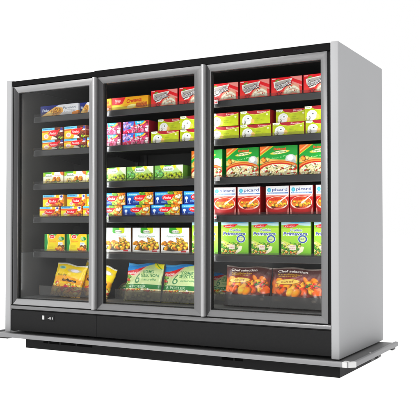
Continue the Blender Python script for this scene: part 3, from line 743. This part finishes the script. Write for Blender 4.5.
row('orange', 'dessert_box', .198, .087, .13, [(.200, .398), (.431, .600), (.606, .71)], 'orange box with sky blue stripe,', 'dessert box', 'orange boxes with blue stripe', ZS[3] + .073, 'pile on fourth shelf', y=.172, layer='of upper', side=(238, 180, 40))
row('yellowgreen', 'vegetable_box', .195, .125, .13, [(.216, .411), (.428, .613), (.622, .735)], 'yellow box with green edge,', 'vegetable box', 'yellow vegetable boxes', ZS[4], 'on fifth shelf', side=(20, 120, 60))
# middle
cake_me = carton('cake', .303, .088, .17)
place('cake_box', carton('cake', .303, .088, .17), .832, 1.135, .17, ZS[0], 'long yellow cake box with brown loaf and red corner', 'cake box', 'yellow cake boxes', .303)
place('cake_box', cake_me, .690, .826, .17, ZS[0], 'short yellow cake box, only its end showing beside the door frame', 'cake box', 'yellow cake boxes', .303)
cones = [(1.150, 1.362, .012), (1.380, 1.592, .006), (1.617, 1.827), (1.838, 2.050), (2.059, 2.269), (2.280, 2.490)]
nm = ['left of two in middle door', 'beside door joint in middle door', 'first from left in right door', 'second from left in right door', 'third from left in right door', 'last at right in right door']
for it, s in zip(cones, nm):
    place('ice_cream_box', carton('cone', .211, .116, .15, (150, 16, 26)), it[0], it[1], .17 + (it[2] if len(it) > 2 else 0), ZS[0], 'red ice cream cone box, ' + s, 'ice cream box', 'red ice cream boxes', .211)
row('berry', 'fruit_ice_box', .225, .080, .14, [(.690, .909), (.923, 1.142)], 'pink and blue berry box,', 'fruit ice box', 'pink berry boxes', ZS[1], 'pile on second shelf', layer='of lower', side=(130, 14, 40))
row('berry', 'fruit_ice_box', .225, .083, .14, [(.688, .906), (.923, 1.142)], 'pink and blue berry box,', 'fruit ice box', 'pink berry boxes', ZS[1] + .081, 'pile on second shelf', layer='of upper', side=(130, 14, 40))
row('lime', 'cheese_box', .214, .081, .15, [(1.160, 1.381), (1.392, 1.603), (1.616, 1.832), (1.843, 2.062), (2.072, 2.286), (2.293, 2.493)], 'lime box with maroon wave,', 'cheese box', 'lime cheese boxes', ZS[1], 'of second shelf', y=.168, side=(150, 24, 34), layer='in lower layer')
row('lime', 'cheese_box', .214, .088, .15, [(1.180, 1.383, .05), (1.392, 1.600, .0), (1.618, 1.832), (1.842, 2.056), (2.075, 2.282, .045), (2.286, 2.492)], 'lime box with maroon wave,', 'cheese box', 'lime cheese boxes', ZS[1] + .082, 'of second shelf', y=.17, side=(150, 24, 34), layer='in upper layer')
row('greenveg', 'bean_box', .222, .096, .14, [(.727, .949), (.958, 1.181), (1.190, 1.412)], 'pale green bean box,', 'bean box', 'pale green bean boxes', ZS[2], 'on third shelf', side=(110, 150, 70))
row('blueveg', 'fish_box', .222, .074, .14, [(.702, .920), (.931, 1.156), (1.166, 1.392), (1.401, 1.622)], 'blue box with vegetables and red badge,', 'fish box', 'blue fish boxes', ZS[3], 'of fourth shelf', y=.168, layer='in lower layer', side=(16, 44, 120))
row('blueveg', 'fish_box', .222, .087, .14, [(.728, .949), (.959, 1.180), (1.188, 1.410), (1.420, 1.630)], 'blue box with vegetables and red badge,', 'fish box', 'blue fish boxes', ZS[3] + .075, 'of fourth shelf', y=.172, layer='in upper layer', side=(16, 44, 120))
row('rolls', 'potato_box', .224, .172, .14, [(.770, .994), (1.006, 1.228), (1.240, 1.462)], 'white box of golden potatoes,', 'potato box', 'white potato boxes', ZS[4], 'on fifth shelf', side=(120, 84, 36))
# right
pz = [(1.465, 1.703, .02, 'seen on both sides of the door joint'), (1.741, 1.972, .0, 'second from left'), (1.982, 2.238, -.004, 'third from left'), (2.250, 2.492, .0, 'last at right')]
for a, b, dy, s in pz:
    place('pizza_box', carton('pizza', .236, .186, .14, (16, 130, 50)), a, b, .17 + dy, ZS[2], 'green pizza box with orange corner, ' + s, 'pizza box', 'green pizza boxes', .236)
row('soup', 'soup_box', .164, .179, .13, [(1.648, 1.812), (1.823, 1.987), (2.020, 2.180, .004), (2.186, 2.340), (2.358, 2.494)], 'white topped red soup box,', 'soup box', 'red soup boxes', ZS[3], 'on fourth shelf', side=(150, 16, 22))
row('primavera', 'vegetable_box', .196, .214, .13, [(1.484, 1.682), (1.706, 1.902), (1.920, 2.112), (2.128, 2.326), (2.345, 2.494)], 'tall green vegetable box with red badge,', 'vegetable box', 'tall green vegetable boxes', ZS[4], 'on fifth shelf', side=(90, 130, 40))

# bags in the bottom well
def bag(kind, name, w, h, th, x, y, lean, turn, label, cat, group, seed, roll=0.):
    hem = {'greenbag': (.24, (150, 146, 104)), 'yellowbag': (.12, (206, 170, 110)), 'darkbag': (.10, (60, 46, 44))}[kind]
    A = with_hem(ART[kind](w, h * (1 - hem[0])), h, hem[0], hem[1], seed)
    me = bag_mesh(kind + '_bag', A, th, seed)
    o = bpy.data.objects.new(name, me); COL.objects.link(o)
    o.location = (x, y, .4515); o.rotation_euler = (math.radians(-lean), math.radians(roll), math.radians(turn))
    return tag(o, label, cat, group)
bag('yellowbag', 'frozen_food_bag', .262, .25, .036, .385, .205, 15, 4, 'yellow bag with dark lettering, whole, leaning in the left door well', 'bag', 'yellow bags in the bottom well', 5, 7)
bag('yellowbag', 'frozen_food_bag', .26, .25, .04, .535, .30, 14, -6, 'yellow bag half hidden by the door frame, right of the whole one', 'bag', 'yellow bags in the bottom well', 8, 12)
bag('yellowbag', 'frozen_food_bag', .17, .25, .03, .665, .21, 10, 16, 'yellow bag seen as a strip at the left edge of the middle door', 'bag', 'yellow bags in the bottom well', 9, 17)
bag('greenbag', 'frozen_food_bag', .325, .268, .032, 1.062, .205, 13, -6, 'pale green vegetable bag with large 6, left of two', 'bag', 'pale green vegetable bags', 2, -1)
bag('greenbag', 'frozen_food_bag', .325, .268, .032, 1.378, .195, 13, -6, 'pale green vegetable bag with large 6, right one beside door joint', 'bag', 'pale green vegetable bags', 3, -1)
bag('darkbag', 'frozen_food_bag', .325, .264, .036, 1.872, .20, 10, 1, 'dark brown potato wedge bag, left of two', 'bag', 'dark potato wedge bags', 14, .5)
bag('darkbag', 'frozen_food_bag', .36, .262, .036, 2.212, .20, 10, -2, 'dark brown potato wedge bag, right of two near the grey side', 'bag', 'dark potato wedge bags', 17, .5)
bag('greenbag', 'frozen_food_bag', .20, .21, .03, 1.50, .53, 26, 12, 'green bag lying deep in the well behind the door joint', 'bag', 'pale green vegetable bags', 23, 5)
bag('greenbag', 'frozen_food_bag', .20, .14, .03, .74, .42, 40, -20, 'green bag slumped in the shade behind the yellow strip bag', 'bag', 'pale green vegetable bags', 29, -8)

# ------------------------------------------------------------------ floor, sky, light
m, nt, N, L, b = nodes_of('glowing_white_floor')
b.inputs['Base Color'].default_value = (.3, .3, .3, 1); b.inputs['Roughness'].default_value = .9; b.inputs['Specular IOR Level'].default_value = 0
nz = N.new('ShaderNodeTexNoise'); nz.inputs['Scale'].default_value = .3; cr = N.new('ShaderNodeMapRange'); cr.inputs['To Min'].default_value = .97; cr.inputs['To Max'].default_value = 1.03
L.new(nz.outputs['Fac'], cr.inputs['Value']); L.new(cr.outputs['Result'], b.inputs['Emission Strength']); b.inputs['Emission Color'].default_value = (1, 1, 1, 1)  # floor glows by itself, washing out the contact shadow
fl = MB(); fl.add([(-60, -60, ZF), (60, -60, ZF), (60, 60, ZF), (-60, 60, ZF)], [(0, 1, 2, 3)])
tag(fl.build('floor', m), kind='structure')

wd = bpy.data.worlds.new('World'); S.world = wd; wd.use_nodes = True
nt = wd.node_tree; N = nt.nodes; L = nt.links; bg = N['Background']
tc = N.new('ShaderNodeTexCoord'); sp = N.new('ShaderNodeSeparateXYZ'); L.new(tc.outputs['Generated'], sp.inputs[0])
def rng_node(src, a, b_, lo, hi):
    r = N.new('ShaderNodeMapRange'); r.interpolation_type = 'SMOOTHSTEP'
    r.inputs['From Min'].default_value = a; r.inputs['From Max'].default_value = b_; r.inputs['To Min'].default_value = lo; r.inputs['To Max'].default_value = hi
    L.new(src, r.inputs['Value']); return r.outputs['Result']
def math_node(op, a, b_):
    q = N.new('ShaderNodeMath'); q.operation = op
    for i, t in enumerate((a, b_)):
        if isinstance(t, (int, float)): q.inputs[i].default_value = t
        else: L.new(t, q.inputs[i])
    return q.outputs[0]
back = rng_node(sp.outputs['Y'], -.55, .05, 0., 1.)              # white backdrop behind the freezer
left = rng_node(sp.outputs['X'], -.55, -.68, .0, 1.25)            # unseen brightness added on the left for door frame reflections
base_ = rng_node(sp.outputs['Z'], .1, .8, .26, .75)              # dim room in front, bright ceiling
front = math_node('ADD', left, base_)
st = math_node('MAXIMUM', back, front)
L.new(st, bg.inputs['Strength']); bg.inputs['Color'].default_value = (1, 1, 1, 1)

def area(name, loc, rot, sx, sy, power, col=(1, 1, 1), spread=math.pi):
    l = bpy.data.lights.new(name, 'AREA'); l.shape = 'RECTANGLE'; l.size = sx; l.size_y = sy; l.energy = power; l.color = col; l.spread = spread
    o = bpy.data.objects.new(name, l); COL.objects.link(o); o.location = loc; o.rotation_euler = rot; return o
from mathutils import Vector
def aim(frm, to): return (Vector(to) - Vector(frm)).to_track_quat('-Z', 'Y').to_euler()
sb = (-1.0, -4.6, 5.6); area('added_softbox', sb, aim(sb, (1.3, .3, 1.1)), 3.0, 2.0, 130, (1, .985, .96))  # unseen light added high in front to brighten the cabinet face
kl = (2.75, -5.4, 2.3); area('added_front_fill', kl, aim(kl, (1.3, .2, 1.15)), 1.7, 1.7, 145, (1, .99, .975))  # unseen fill added behind the camera to light the packs evenly
for x, yaw in ((.751, .5), (.797, -.5), (1.603, .5), (1.649, -.5), (.074, -.7), (2.480, .7)):
    d = Vector((-math.sin(yaw), math.cos(yaw), 0))
    area('door_led', (x, .088, 1.21), d.to_track_quat('-Z', 'Y').to_euler(), .014, 1.42, .9 if x < .1 else 2.4 if x < .76 else 1.45, (.97, .99, 1))

# ------------------------------------------------------------------ camera
cam = bpy.data.cameras.new('camera'); co = bpy.data.objects.new('camera', cam); COL.objects.link(co)
co.location = (4.0468, -4.2733, .9590)
yaw, pitch = -.499495, .0236543
co.rotation_euler = (math.pi / 2 + pitch, 0, -yaw)
cam.sensor_width = 36; cam.lens = 770.905 / 420 * 36; cam.clip_start = .1; cam.clip_end = 300
S.camera = co
S.view_settings.view_transform = 'Standard'; S.view_settings.look = 'None'; S.view_settings.exposure = 0; S.view_settings.gamma = 1
S.cycles.use_denoising = True
try: S.cycles.denoiser = 'OPENIMAGEDENOISE'
except Exception: pass
S.cycles.transparent_max_bounces = 24; S.cycles.max_bounces = 8; S.cycles.diffuse_bounces = 4
S.cycles.caustics_reflective = False; S.cycles.caustics_refractive = False
